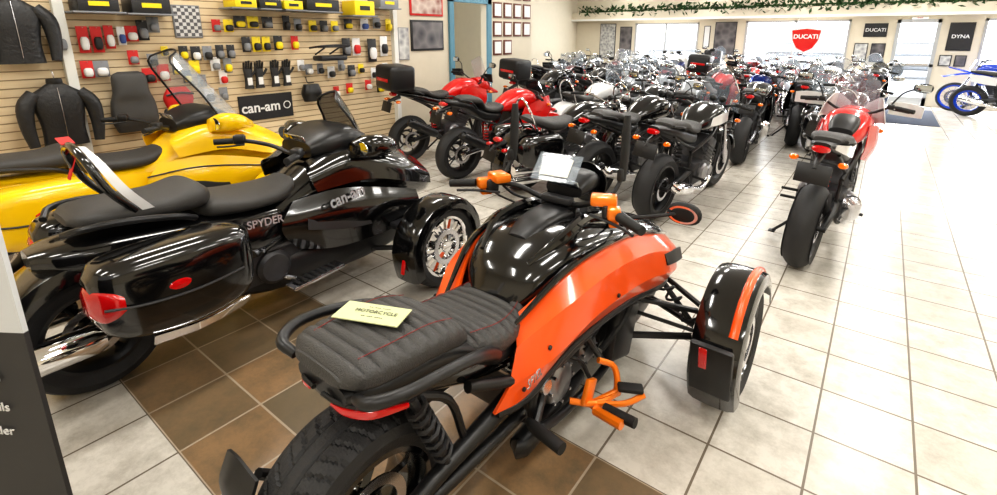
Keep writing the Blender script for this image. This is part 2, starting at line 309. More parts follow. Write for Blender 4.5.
# ---------------------------------------------------------------- touring three wheelers
def touring(loc,head,C,rt=False,rimm=CHR):
    p=root("touring_three_wheeler",loc,head);WB=1.72
    wheel(p,"rear",.305,.225,.20,(0,0,.305),6,SAT,True,240,36,disc=.12)
    for s,t in ((1,"front_left"),(-1,"front_right")):
        wheel(p,t,.285,.165,.20,(WB,.66*s,.285),9,rimm,True,240,36,twin=True,disc=.12,face=.05*s,sp=.018)
        put(t+"_fender",p,C,fender((WB,.66*s,.285),.33,.21,-5,205,.06))
        put(t+"_lamp",p,TLR,mv(bx((.012,.03,.10),bev=.005),(WB-.345,.68*s,.26),(0,12,0)))
        put(t+"_suspension",p,SAT,tube([(1.42,.14*s,.22),(WB,.56*s,.24)],.018),tube([(1.95,.14*s,.22),(WB+.02,.56*s,.24)],.018),tube([(1.48,.18*s,.42),(WB,.54*s,.36)],.015),tube([(1.86,.18*s,.42),(WB+.02,.54*s,.36)],.015))
        put(t+"_spring",p,PLA,coil((WB,.25*s,.6),(WB,.5*s,.28),.032,6,.007),bx((.4,.12,.05),(WB,.45*s,.42),(0,0,0),.02))
    put("body",p,C,body([(.85,.58,.18,.12,3),(1.05,.66,.22,.16,2.8),(1.25,.74,.27,.20,2.6),(1.5,.745,.31,.21,2.5),(1.75,.68,.33,.18,2.5),(1.98,.60,.29,.14,2.4),(2.14,.54,.18,.08,2.2)],28,6))
    put("hood_fin",p,C,both(surf([[(1.10,.14,.90),(1.35,.18,1.0),(1.7,.19,.92),(2.0,.17,.75)],[(1.05,.26,.86),(1.35,.34,.93),(1.7,.36,.82),(2.02,.28,.66)],[(1.08,.30,.75),(1.4,.38,.77),(1.72,.40,.68),(2.02,.30,.58)]],6,4,.012)))
    put("side_panel",p,C,both(surf([[(.95,.25,.72),(1.2,.31,.74),(1.45,.36,.70),(1.8,.37,.60)],[(.85,.27,.58),(1.15,.36,.58),(1.45,.41,.56),(1.8,.40,.50)],[(.95,.25,.42),(1.15,.33,.38),(1.45,.38,.38),(1.75,.36,.38)]],6,4,.012)))
    put("side_duct",p,SAT,both(surf([[(1.0,.30,.64),(1.2,.345,.64),(1.35,.37,.60)],[(.98,.33,.55),(1.2,.385,.50),(1.38,.405,.48)]],4,3,.015)))
    put("belly",p,SAT,body([(.5,.34,.16,.10,3),(.8,.30,.22,.14,3),(1.2,.30,.26,.16,3),(1.6,.30,.25,.16,3),(1.95,.33,.2,.14,3)],24,4))
    put("engine",p,DGR,bx((.5,.44,.24),(.82,0,.38),bev=.04),lathe([(0,-.26),(.08,-.26),(.1,-.24),(.1,.24),(.08,.26),(0,.26)],(.8,0,.36),24))
    put("running_board",p,ALU,both(bx((.34,.10,.022),(.98,.36,.27),(0,-4,0),.008),tube([(.85,.25,.28),(.9,.34,.27)],.015)))
    put("running_board_rubber",p,GRIP,both(*[bx((.02,.085,.01),(.85+.04*i,.36,.284),(0,-4,0),.003) for i in range(7)]))
    put("frame",p,SAT,both(tube([(.25,.16,.55),(.5,.2,.5),(.8,.23,.47),(1.2,.24,.5)],.02),tube([(.62,.16,.38),(.3,.165,.36),(0,.155,.305)],[.035,.03,.028],10)))
    put("tail",p,C,body([(-.16,.70,.08,.04,3),(-.06,.69,.15,.07,3),(.15,.66,.20,.11,3),(.45,.62,.22,.13,3),(.75,.60,.21,.12,3),(.95,.60,.19,.10,3)],24,5))
    put("tail_side_panel",p,C,both(surf([[(.1,.2,.74),(.4,.24,.73),(.7,.25,.69),(.95,.22,.66)],[(.05,.22,.6),(.4,.28,.58),(.7,.28,.55),(.9,.24,.55)],[(.15,.2,.5),(.4,.24,.48),(.7,.25,.46),(.85,.22,.46)]],5,4,.01)))
    put("seat",p,LEA,body([(.50,.76,.12,.03,3),(.56,.765,.19,.055,3),(.75,.745,.21,.05,3),(.95,.745,.18,.05,2.8),(1.10,.79,.12,.045,2.5),(1.2,.84,.07,.03,2.2)],28,6),
        body([(-.02,.85,.10,.02,3),(.03,.855,.16,.04,3),(.18,.85,.18,.05,3),(.36,.84,.19,.055,3),(.5,.85,.19,.07,3),(.56,.84,.13,.04,3)],28,6))
    put("grab_rail",p,SAT,both(tube([(.45,.2,.76),(.35,.26,.81),(.15,.27,.85),(.0,.24,.85),(-.05,.16,.82)],.016,8)))
    zc=.57
    case=body([(-.07,zc+.04,.06,.09,3.6,.42),(-.03,zc+.03,.11,.15,4,.42),(.08,zc+.015,.135,.185,4.2,.42),(.3,zc+.005,.14,.20,4.2,.42),(.48,zc+.01,.13,.185,4,.41),(.56,zc+.02,.10,.15,3.6,.40),(.59,zc+.03,.06,.10,3,.38)],32,6)
    put("pannier",p,C,both(case))
    put("pannier_seam",p,SAT,both(tube([(-.05,.55,.60),(.1,.561,.57),(.3,.564,.56),(.5,.54,.57)],.006,6)))
    put("pannier_chrome",p,CHR,both(surf([[(.1,.53,.40),(.3,.54,.385),(.52,.52,.40)],[(.1,.50,.345),(.3,.51,.335),(.5,.49,.35)]],5,3,.01)))
    put("pannier_reflector",p,TLR,both(mv(lathe([(0,0),(.045,0),(.04,.008),(0,.012)],seg=20),(.22,.559,.61),None,(1,1,.5))))
    put("tail_lamp",p,TLR,both(body([(-.082,.60,.05,.05,3,.43),(-.05,.60,.10,.085,3.4,.43),(-.01,.60,.13,.075,3.4,.425),(.02,.60,.14,.05,3,.42)],20,4)))
    put("exhaust",p,CHR,both(lathe([(.0,.02),(.05,0),(.058,.005),(.066,.05),(.07,.3),(.05,.34),(0,.34)],(-.34,.21,.33),24,'x')))
    put("rear_mudguard",p,C,fender((0,0,.305),.36,.30,80,160,.07))
    put("cockpit",p,SAT,body([(1.15,.96,.16,.05,3),(1.25,.99,.24,.08,3),(1.4,1.0,.27,.1,2.8),(1.55,.95,.22,.08,2.6)],24,4))
    put("instrument_screen",p,MIR,bx((.01,.2,.09),(1.16,0,1.01),(0,-30,0),.004))
    put("handlebar",p,SAT,tube([(.86,.40,1.0),(.97,.33,1.0),(1.08,.18,.97),(1.12,0,.93),(1.08,-.18,.97),(.97,-.33,1.0),(.86,-.40,1.0)],.013,10),both(bx((.07,.06,.06),(.96,.32,1.01),(0,0,-35),.015),tube([(.97,.28,.98),(.9,.35,.97),(.85,.39,.97)],.006,6)))
    put("grip",p,GRIP,both(tube([(.845,.41,1.0),(.94,.345,1.0)],.019,12,6)))
    for s in (1,-1):
        put("mirror_housing",p,C,body([(1.3,.97,.04,.05,2.5,.36*s),(1.38,.99,.09,.07,2.6,.42*s),(1.5,.98,.09,.06,2.5,.43*s),(1.62,.94,.03,.03,2.2,.38*s)],18,5))
        put("mirror_glass",p,MIR,mv(lathe([(0,0),(.06,0),(.06,.004),(0,.004)],ax='x'),(1.315,.42*s,.985),None,(1,1.1,.75)))
    put("headlamp",p,LNS,both(body([(1.88,.66,.06,.03,2.2,.2),(2.03,.60,.06,.035,2.2,.19),(2.12,.55,.03,.02,2.2,.14)])))
    if rt:
        w=[[(1.42,-.30,1.0),(1.30,-.29,1.22),(1.16,-.20,1.45)],[(1.62,-.16,1.0),(1.44,-.16,1.24),(1.24,-.12,1.52)],[(1.66,0,1.0),(1.48,0,1.25),(1.27,0,1.54)],[(1.62,.16,1.0),(1.44,.16,1.24),(1.24,.12,1.52)],[(1.42,.30,1.0),(1.30,.29,1.22),(1.16,.20,1.45)]]
        put("windscreen",p,CLR,surf(w,5,3,.004));put("windscreen_edge",p,SAT,tube([w[0][0],w[0][1],w[0][2],w[1][2],w[2][2],w[3][2],w[4][2],w[4][1],w[4][0]],.008,6,3))
        put("backrest",p,LEA,body([(-.16,1.0,.16,.10,3.2),(-.12,1.0,.18,.13,3.2),(-.06,1.0,.17,.11,3)],24,4))
        put("top_case",p,C,body([(-.55,.78,.16,.08,3),(-.48,.80,.24,.15,3.2),(-.3,.82,.27,.17,3.4),(-.17,.83,.25,.15,3.2),(-.14,.84,.2,.1,3)],28,5))
        put("panel_groove",p,SAT,both(tube([(.86,.275,.64),(1.15,.345,.665),(1.45,.40,.63),(1.8,.405,.55)],.006,6)))
    else:
        w=[[(1.50,-.17,1.02),(1.46,-.15,1.12),(1.40,-.10,1.24)],[(1.62,0,1.02),(1.56,0,1.14),(1.47,0,1.29)],[(1.50,.17,1.02),(1.46,.15,1.12),(1.40,.10,1.24)]]
        put("windscreen",p,SMK,surf(w,5,4,.004));put("windscreen_frame",p,SAT,tube([w[0][0],w[0][1],w[0][2],w[1][2],w[2][2],w[2][1],w[2][0]],.008,6,3))
        put("backrest_hoop",p,BLK,tube([(.22,.17,.86),(.13,.18,.98),(.08,.14,1.12),(.07,0,1.17),(.08,-.14,1.12),(.13,-.18,.98),(.22,-.17,.86)],.018,10,5,sq=1))
        put("backrest_trim",p,WHT,surf([[(.24,-.185,.86),(.155,-.20,.98),(.10,-.16,1.11),(.09,-.03,1.165)],[(.29,-.185,.86),(.20,-.20,.98),(.14,-.16,1.10),(.115,-.03,1.16)]],5,1,.004))
        put("warning_label",p,CRD,mv(bx((.05,.09,.004)),(.07,.06,1.186),(12,0,0)),mv(bx((.004,.04,.12)),(.095,.165,1.04),(0,20,0)))
        txt("can-am",.10,(1.22,-.392,.705),(76,-2,10),SIL,p,.001,bold=.002)
        txt("SPYDER",.06,(.76,-.28,.655),(80,4,0),SIL,p,.001,bold=.001)
    return p
touring((-2.82,.46,0),91,BLK)
touring((-4.38,.30,0),92,YEL,True,SAT)
# ---------------------------------------------------------------- motorcycles
def moto(loc,head,C,style='naked',lean=4,name=None,C2=None,rim=SAT,pipe=CHR,seatm=LEA,frame=SAT,screen=False,tankc=None,box=True):
    C2=C2 or C
    nm=name or dict(naked="naked_motorcycle",sport="sport_motorcycle",adv="adventure_motorcycle",cruiser="cruiser_motorcycle",dirt="dirt_bike")[style]
    p=root(nm,loc,head,lean)
    hi=.06 if style in('adv','dirt') else (-.10 if style=='cruiser' else 0)
    WB=1.42 if style!='cruiser' else 1.58
    rw=.18 if style!='dirt' else .11;fw=.12 if style!='dirt' else .085
    tr=22 if style in('adv','dirt') and box else 0
    Rr=.315
    wheel(p,"rear",Rr,rw,.215,(0,0,Rr),5 if style!='dirt' else 12,rim,False,66,tr,twin=style in('naked','sport'),disc=.11,sp=.016 if style!='dirt' else .004)
    wheel(p,"front",Rr,fw,.225 if style!='dirt' else .26,(WB,0,Rr),5 if style!='dirt' else 12,rim,False,66,tr,twin=style in('naked','sport'),disc=.15,sp=.014 if style!='dirt' else .004)
    hx=WB-.32;hz=.92+hi
    put("swingarm",p,frame if style!='sport' else ALU,both(tube([(0,.10,Rr),(.25,.105,.36),(.5,.09,.40)],[.022,.028,.03],8)),lathe([(0,-.12),(.02,-.12),(.02,.12),(0,.12)],(0,0,Rr),12))
    put("chain",p,DGR,tube([(0,.085,Rr+.10),(.3,.085,.44),(.5,.085,.43)],.008,5),tube([(0,.085,Rr-.10),(.3,.085,.30),(.5,.085,.36)],.008,5),lathe([(.11,.078),(.11,.09),(.085,.09),(.085,.078),(.11,.078)],(0,0,Rr),32))
    em=GRY if style in('cruiser',) else DGR
    if style=='cruiser':
        put("engine",p,em,bx((.40,.26,.22),(.72,0,.30),bev=.05),*[mv(bx((.15 if i<6 else .12,.18,.014),bev=.003),(.62-.03*i/2,0,.42+i*.028),(0,-20,0)) for i in range(8)],*[mv(bx((.15 if i<6 else .12,.18,.014),bev=.003),(.84+.03*i/2,0,.42+i*.028),(0,20,0)) for i in range(8)])
        put("engine_covers",p,CHR,lathe([(0,-.17),(.08,-.17),(.1,-.15),(.1,.15),(.08,.17),(0,.17)],(.66,0,.30),24),lathe([(0,-.16),(.06,-.16),(.07,-.14),(.07,.14),(0,.16)],(.84,0,.32),24),lathe([(0,-.19),(.07,-.19),(.08,-.16),(.08,-.1),(0,-.1)],(.74,0,.56),24))
    else:
        put("engine",p,em,bx((.38,.30,.24),(.66,0,.37),bev=.045),bx((.22,.28,.28),(.80,0,.56),(0,25,0),.03),*[bx((.23,.30,.01),(.77+i*.012,0,.47+i*.03),(0,25,0)) for i in range(5)])
        put("engine_covers",p,GRY,lathe([(0,-.19),(.07,-.19),(.09,-.17),(.09,.17),(.07,.19),(0,.19)],(.62,0,.38),24),lathe([(0,-.175),(.05,-.175),(.06,-.16),(.06,.16),(0,.175)],(.8,0,.36),20))
    put("frame",p,frame,both(tube([(.40,.10,.60),(.55,.13,.66+hi),(.8,.13,.74+hi),(hx,.05,hz-.1)],.017,8),tube([(hx,.05,hz-.12),(hx-.06,.13,.55),(.9,.14,.25),(.6,.13,.2),(.45,.1,.35),(.42,.1,.6)],.015,8),
        tube([(.02,.08,.80+hi),(.25,.09,.70+hi),(.5,.11,.62)],.012,8),tube([(.55,.13,.66+hi),(.7,.13,.52),(.8,.13,.74+hi),(.95,.12,.56),(hx-.03,.06,hz-.1)],.010,6,1)))
    put("fork",p,ALU if style!='cruiser' else CHR,both(tube([(WB,.095,Rr),(WB-.12,.095,Rr+.26)],.024,10,1),tube([(WB-.12,.095,Rr+.26),(hx,.095,hz+.04)],.018,10,1)))
    put("fork_clamp",p,SAT,bx((.07,.24,.03),(hx,0,hz+.02),(0,-25,0),.008),bx((.07,.24,.03),(hx+.05,0,hz-.14),(0,-25,0),.008))
    if style=='dirt':
        put("front_fender",p,C,surf([[(hx-.05,-.06,.80),(hx+.2,-.07,.82),(hx+.55,-.04,.74)],[(hx-.05,0,.82),(hx+.2,0,.85),(hx+.6,0,.76)],[(hx-.05,.06,.80),(hx+.2,.07,.82),(hx+.55,.04,.74)]],5,4))
    else: put("front_fender",p,C if style!='adv' else SAT,fender((WB,0,Rr),Rr+.03,fw+.03,20,150 if style!='cruiser' else 170,.05))
    if style=='cruiser': put("rear_fender",p,C,fender((0,0,Rr),Rr+.045,rw+.05,30,190,.09))
    tz=.86+hi
    put("tank",p,tankc or C,body([(.55,tz-.05,.09,.05,2.6),(.65,tz-.02,.13,.09,2.6),(.82,tz+.02,.165,.125,2.5),(1.0,tz+.02,.165,.12,2.4),(hx+.02,tz-.01,.10,.08,2.3),(hx+.07,tz-.03,.05,.03,2.2)],24,5))
    put("tank_cap",p,ALU,lathe([(0,.02),(.03,.02),(.035,.01),(.035,0)],(.92,0,tz+.13),16,'z'))
    if style=='cruiser':
        put("seat",p,seatm,body([(-.02,.80,.10,.02,3),(.08,.78,.14,.05,3),(.28,.72,.16,.06,3),(.48,.72,.14,.05,3),(.6,.76,.08,.03,2.6)],24,5))
        put("sissy_bar",p,CHR,tube([(.1,.13,.6),(-.05,.12,.9),(-.08,0,1.02),(-.05,-.12,.9),(.1,-.13,.6)],.012,8))
        put("pannier",p,SAT if C!=BLK else BLK,both(body([(-.25,.52,.06,.1,3,.24),(-.15,.52,.1,.16,3.4,.26),(.2,.52,.1,.16,3.4,.26),(.28,.53,.06,.1,3,.24)],24,4)))
    elif style=='dirt':
        put("seat",p,seatm,body([(-.05,.92,.06,.02,3),(.1,.91,.08,.04,3),(.45,.88,.08,.05,3),(.75,.93,.06,.04,3)],24,5))
        put("rear_fender",p,C,surf([[(-.40,-.06,.98),(-.1,-.08,.90),(.3,-.09,.82)],[(-.44,0,1.0),(-.1,0,.93),(.3,0,.86)],[(-.40,.06,.98),(-.1,.08,.90),(.3,.09,.82)]],5,4))
        put("side_plate",p,WHT,both(surf([[(-.05,.1,.86),(.2,.12,.85),(.4,.12,.8)],[(.0,.11,.72),(.2,.13,.68),(.4,.13,.66)]],4,3)))
        put("shroud",p,C,both(surf([[(.75,.12,.92),(.95,.16,.92),(1.12,.15,.88)],[(.7,.13,.76),(.92,.2,.74),(1.12,.2,.72)],[(.72,.12,.66),(.9,.15,.62),(1.02,.16,.6)]],4,3)))
        put("number_plate",p,WHT,mv(bx((.01,.2,.2),bev=.004),(hx+.12,0,hz+.05),(0,-20,0)))
    else:
        s2=.05 if style=='sport' else 0
        put("seat",p,seatm,body([(-.05,.90+s2+hi,.08,.02,3),(.03,.90+s2+hi,.11,.04,3),(.20,.88+s2+hi,.13,.04,3),(.28,.84+hi,.13,.03,3),(.42,.81+hi,.135,.04,3),(.56,.82+hi,.10,.045,2.6),(.64,.85+hi,.07,.02,2.6)],24,5))
        put("tail",p,C2,body([(-.24,.90+s2+hi,.05,.015,2.4),(-.12,.87+s2+hi,.08,.035,2.6),(.05,.83+s2+hi,.115,.045,2.8),(.25,.77+hi,.12,.06,3),(.45,.72+hi,.11,.06,3),(.55,.72+hi,.08,.04,3)],24,5))
        put("grab_handle",p,SAT,both(tube([(.15,.12,.85+hi),(.02,.15,.90+hi+s2),(-.12,.12,.92+hi+s2)],.01,6)))
    if style!='dirt':
        tx=-.24 if style!='cruiser' else -.36;tzz=.87+hi+(.05 if style=='sport' else 0) if style!='cruiser' else .62
        put("tail_lamp",p,TLR,body([(tx-.03,tzz,.04,.018,2.5),(tx,tzz,.055,.025,2.5),(tx+.03,tzz,.05,.02,2.5)],16,3))
        put("plate_holder",p,SAT,tube([(tx+.10,0,tzz-.04),(tx-.04,0,tzz-.08),(tx-.08,0,tzz-.12)],[.03,.02,.02],8),mv(bx((.012,.20,.13),bev=.004),(tx-.09,0,tzz-.15),(0,15,0)))
        put("indicator",p,AMB if style!='cruiser' else TLR,both(body([(tx-.03,tzz-.08,.02,.014,2.2,.14),(tx,tzz-.08,.03,.02,2.2,.14),(tx+.03,tzz-.08,.015,.01,2.2,.13)],12,3),body([(hx+.1,hz-.1,.02,.014,2.2,.2),(hx+.13,hz-.1,.03,.02,2.2,.2),(hx+.16,hz-.1,.015,.01,2.2,.2)],12,3)))
        put("indicator_stalk",p,GRIP,tube([(tx,-.14,tzz-.08),(tx,.14,tzz-.08)],.006,6,1),tube([(hx+.11,-.2,hz-.1),(hx+.05,0,hz-.1),(hx+.11,.2,hz-.1)],.006,6,1))
    if style=='cruiser': put("exhaust",p,pipe,tube([(.84,-.12,.55),(.95,-.2,.42),(.75,-.21,.22),(.3,-.22,.2),(-.35,-.22,.22)],[.022,.024,.03,.042,.045],12),tube([(.62,-.12,.55),(.66,-.22,.40),(.5,-.22,.32),(.2,-.22,.31),(-.3,-.22,.33)],[.022,.024,.03,.042,.045],12))
    elif style in('sport','adv'): put("exhaust",p,pipe,tube([(.95,-.08,.5),(.98,-.12,.3),(.7,-.16,.2),(.45,-.17,.28)],.022,10),tube([(.45,-.17,.28),(.3,-.20,.38),(.24,-.21,.41),(-.10,-.23,.58),(-.13,-.23,.60)],[.022,.03,.055,.055,.035],14))
    else: put("exhaust",p,pipe,tube([(.95,-.08,.5),(.98,-.12,.3),(.7,-.16,.2),(.45,-.17,.25)],.024,10),tube([(.45,-.17,.25),(.30,-.19,.28),(.24,-.20,.30),(-.05,-.22,.38),(-.08,-.22,.39)],[.024,.035,.06,.058,.04],14))
    put("shock",p,CRD if C==RED else SAT if style!='cruiser' else CHR,coil((.36,0 if style!='cruiser' else .14,.64),(.40 if style!='cruiser' else .1,0 if style!='cruiser' else .14,.42),.03,6,.007))
    put("radiator",p,GRIP,bx((.04,.28,.24),(hx-.03,0,.58),(0,-15,0),.01)) if style!='cruiser' else put("horn",p,CHR,lathe([(0,0),(.04,0),(.05,.03)],(hx,.1,.6),16,'x'))
    bw=.38 if style!='sport' else .32;bh=hz+(.12 if style in('adv','dirt','cruiser') else (.0 if style=='sport' else .07));bk=.12 if style!='cruiser' else .3
    put("handlebar",p,SAT if style!='cruiser' else CHR,tube([(hx-bk,bw,bh),(hx-bk*.5,bw*.65,bh+.01),(hx,.1,hz+.05),(hx,-.1,hz+.05),(hx-bk*.5,-bw*.65,bh+.01),(hx-bk,-bw,bh)],.011,8),both(tube([(hx-bk*.4,bw*.6,bh-.01),(hx-bk*.6,bw*.95,bh-.02)],.005,5),bx((.05,.05,.04),(hx-bk*.5,bw*.62,bh+.01),bev=.01)))
    put("grip",p,GRIP,both(tube([(hx-bk*1.02,bw*1.02,bh),(hx-bk*.65,bw*.72,bh+.008)],.017,10,2)))
    if style!='dirt':
        put("mirror",p,GRIP if style!='cruiser' else CHR,both(tube([(hx-bk*.5,bw*.6,bh+.01),(hx-bk*.2,bw*.75,bh+.12),(hx-bk*.2,bw*.95,bh+.17)],.006,6),mv(body([(-.025,0,.03,.02,2.4),(-.015,0,.06,.036,2.6),(.01,0,.05,.03,2.4),(.03,0,.02,.012,2.2)],16,3),(hx-bk*.2,bw*1.05,bh+.18))))
        put("mirror_glass",p,MIR,both(mv(bx((.003,.10,.055),bev=.001),(hx-bk*.2-.026,bw*1.05,bh+.18))))
    put("pegs",p,GRIP,both(tube([(.46,.14,.36),(.44,.28,.36)],.012,8,1),tube([(.2,.13,.5),(.18,.24,.5)],.011,8,1)))
    put("side_stand",p,SAT,tube([(.55,.12,.22),(.50,.22,.10),(.47,.28,.035)],.012,8,1),bx((.06,.05,.012),(.47,.285,.03),bev=.004))
    if style in('naked','cruiser'):
        put("headlamp",p,LNS,lathe([(0,.07),(.05,.065),(.08,.045),(.085,.04)],(hx+.14,0,hz-.06),24,'x'))
        put("headlamp_shell",p,CHR if style=='cruiser' else C,lathe([(.088,.045),(.09,.03),(.08,-.02),(.05,-.06),(0,-.075)],(hx+.14,0,hz-.06),24,'x'))
        put("gauge",p,SAT,both(lathe([(0,.03),(.03,.03),(.035,.02),(.03,-.02),(0,-.03)],(hx+.03,.05,hz+.10),16,'x')))
    if screen:
        put("windscreen",p,CLR,surf([[(hx+.10,-.2,hz-.02),(hx+.03,-.19,hz+.2),(hx-.03,-.12,hz+.36)],[(hx+.2,0,hz),(hx+.11,0,hz+.22),(hx+.02,0,hz+.42)],[(hx+.10,.2,hz-.02),(hx+.03,.19,hz+.2),(hx-.03,.12,hz+.36)]],4,5,.004))
        put("windscreen_rim",p,CHR,tube([(hx+.03,-.19,hz+.2),(hx-.03,-.12,hz+.36),(hx+.02,0,hz+.42),(hx-.03,.12,hz+.36),(hx+.03,.19,hz+.2)],.005,6),both(tube([(hx+.05,.1,hz-.1),(hx+.14,.1,hz+.1)],.008,6)))
    if style=='sport':
        fr=[[(hx+.30,0,hz-.12),(hx+.22,.10,hz-.02),(hx+.08,.17,hz+.0),(.82,.19,.82)],[(hx+.34,0,hz-.2),(hx+.2,.17,hz-.16),(hx,.22,hz-.2),(.72,.22,.66)],[(hx+.22,0,hz-.30),(hx+.12,.17,.6),(hx-.08,.23,.52),(.62,.22,.46)],[(hx+.0,.0,.34),(hx-.02,.13,.32),(hx-.15,.19,.28),(.55,.17,.26)]]
        put("fairing",p,C,both(surf(fr,5,4,.008)));put("headlamp",p,LNS,both(body([(hx+.2,hz-.13,.06,.03,2.2,.09),(hx+.31,hz-.15,.04,.025,2.2,.06)],16,4)))
        put("windscreen",p,SMK,surf([[(hx+.08,-.15,hz),(hx+.0,-.12,hz+.14)],[(hx+.24,0,hz-.02),(hx+.08,0,hz+.20)],[(hx+.08,.15,hz),(hx+.0,.12,hz+.14)]],4,5,.004))
    if style=='adv':
        put("beak",p,C,body([(hx-.02,hz-.02,.12,.10,2.6),(hx+.12,hz-.03,.13,.11,2.6),(hx+.25,hz-.1,.08,.06,2.4),(hx+.42,hz-.15,.04,.02,2.2)],20,5))
        put("shroud",p,C,both(surf([[(.75,.16,.98),(.95,.2,.96),(1.15,.19,.92)],[(.7,.17,.82),(.95,.22,.80),(1.15,.22,.78)],[(.8,.15,.70),(.95,.18,.66),(1.1,.18,.64)]],4,3)))
        put("headlamp",p,LNS,both(lathe([(0,.03),(.04,.025),(.05,0)],(hx+.2,.06,hz-.03),16,'x')))
        put("windscreen",p,CLR,surf([[(hx+.12,-.15,hz+.04),(hx+.02,-.13,hz+.3)],[(hx+.24,0,hz+.04),(hx+.08,0,hz+.38)],[(hx+.12,.15,hz+.04),(hx+.02,.13,hz+.3)]],4,5,.004))
        put("hand_guard",p,SAT if box else WHT,both(surf([[(hx-.05,bw*.6,bh+.05),(hx,bw*.9,bh+.05),(hx-.08,bw*1.15,bh+.04)],[(hx-.03,bw*.6,bh-.05),(hx+.02,bw*.9,bh-.06),(hx-.06,bw*1.15,bh-.05)]],4,2)))
        if box:
            put("top_box",p,SAT,mv(bx((.36,.40,.30),bev=.05,seg=3),(-.20,0,1.14)),bx((.3,.3,.02),(-.15,0,.985)))
            put("top_box_lens",p,TLR,bx((.01,.26,.04),(-.385,0,1.12),bev=.004))
    return p
A=moto((-.29,4.0,0),86,RED,'adv',4,C2=SAT,rim=SAT,box=False,pipe=ALU)
put("tail_flash",A,WHT,both(surf([[(-.2,.078,.965),(0,.128,.94),(.3,.140,.90)],[(-.18,.072,.93),(0,.125,.87),(.3,.135,.80)]],4,2,.004)))
put("nose_cowl",A,WHT,both(surf([[(1.02,.20,1.10),(1.2,.16,1.16),(1.32,.06,1.08)],[(1.02,.24,.96),(1.2,.20,.95),(1.34,.07,.90)]],4,3,.006)))
put("tank_pad",A,SAT,body([(.55,.93,.08,.03,2.6),(.66,.97,.10,.05,2.6),(.78,1.01,.09,.04,2.6),(.86,1.03,.05,.02,2.4)],20,4))
B=moto((-1.5,4.25,0),84,BLK,'naked',5,C2=SAT,screen=True)
put("tank_panel",B,WHT,both(surf([[(.68,.150,.90),(.82,.176,.93),(1.0,.172,.93)],[(.66,.148,.82),(.82,.182,.83),(1.0,.178,.84)]],4,3,.006)))
C_=moto((-3.80,4.15,0),78,RED,'sport',5,C2=SAT,pipe=SAT)
D=moto((-4.86,4.35,0),80,RED,'adv',4,C2=BLK,pipe=SAT)
E=moto((-2.95,4.25,0),72,BLK,'cruiser',5,rim=CHR)
F_=moto((-2.2,4.4,0),78,BLK,'naked',5,C2=SAT)
G=moto((-1.35,6.9,0),95,BLK,'sport',5,C2=SAT)
I=moto((-2.1,6.6,0),100,SIL,'naked',5,C2=BLK)
J=moto((-2.85,6.4,0),82,BLK,'cruiser',5,rim=CHR,screen=True)
L=moto((-3.7,6.4,0),84,WHT,'cruiser',5,rim=CHR,screen=True)
N=moto((-4.6,6.5,0),84,BLK,'adv',5,C2=SAT)
K=moto((1.5,14.1,.0),-20,BLU,'dirt',0,C2=BLU,rim=BLU)
S2=moto((-1.0,11.8,0),85,WHT,'sport',5,C2=RED)
M2=moto((-.55,10.0,0),97,mat("maroon_paint",(.45,.06,.08),.2,0,.7),'cruiser',5,rim=CHR,screen=True)
T2=moto((-3.2,8.4,0),96,SIL,'cruiser',5,rim=CHR,screen=True)
V2=moto((-2.4,8.5,0),84,RED,'sport',5,C2=WHT)
W2=moto((-1.65,8.4,0),92,BLU,'naked',5,C2=BLK)
pool=[E,J,G,T2,F_,L,V2,N,S2,B,J,M2,I,E,G,C_,T2,A,W2,J]
k=0
for ry,xs in ((7.4,[-.35]),(8.5,[-.45,-.95,-3.95,-4.7]),(10.2,[-1.35-.76*i for i in range(5)]+[-5.3,-6.1,-6.9,-7.7]),(11.8,[-.2]+[-1.75-.76*i for i in range(8)]),(13.2,[-.5-.74*i for i in range(10)])):
    for x in xs:
        r=pool[k%len(pool)];k+=1
        if k%4==2 and ry>8: dup(r,(x+random.uniform(-.05,.05),ry+1.42,0),270+random.uniform(-8,8),5)
        else: dup(r,(x+random.uniform(-.05,.05),ry+random.uniform(-.1,.1),0),90+random.uniform(-12,10),5)
dup(K,(2.7,14.5,0),165);dup(K,(2.6,13.3,0),-25)
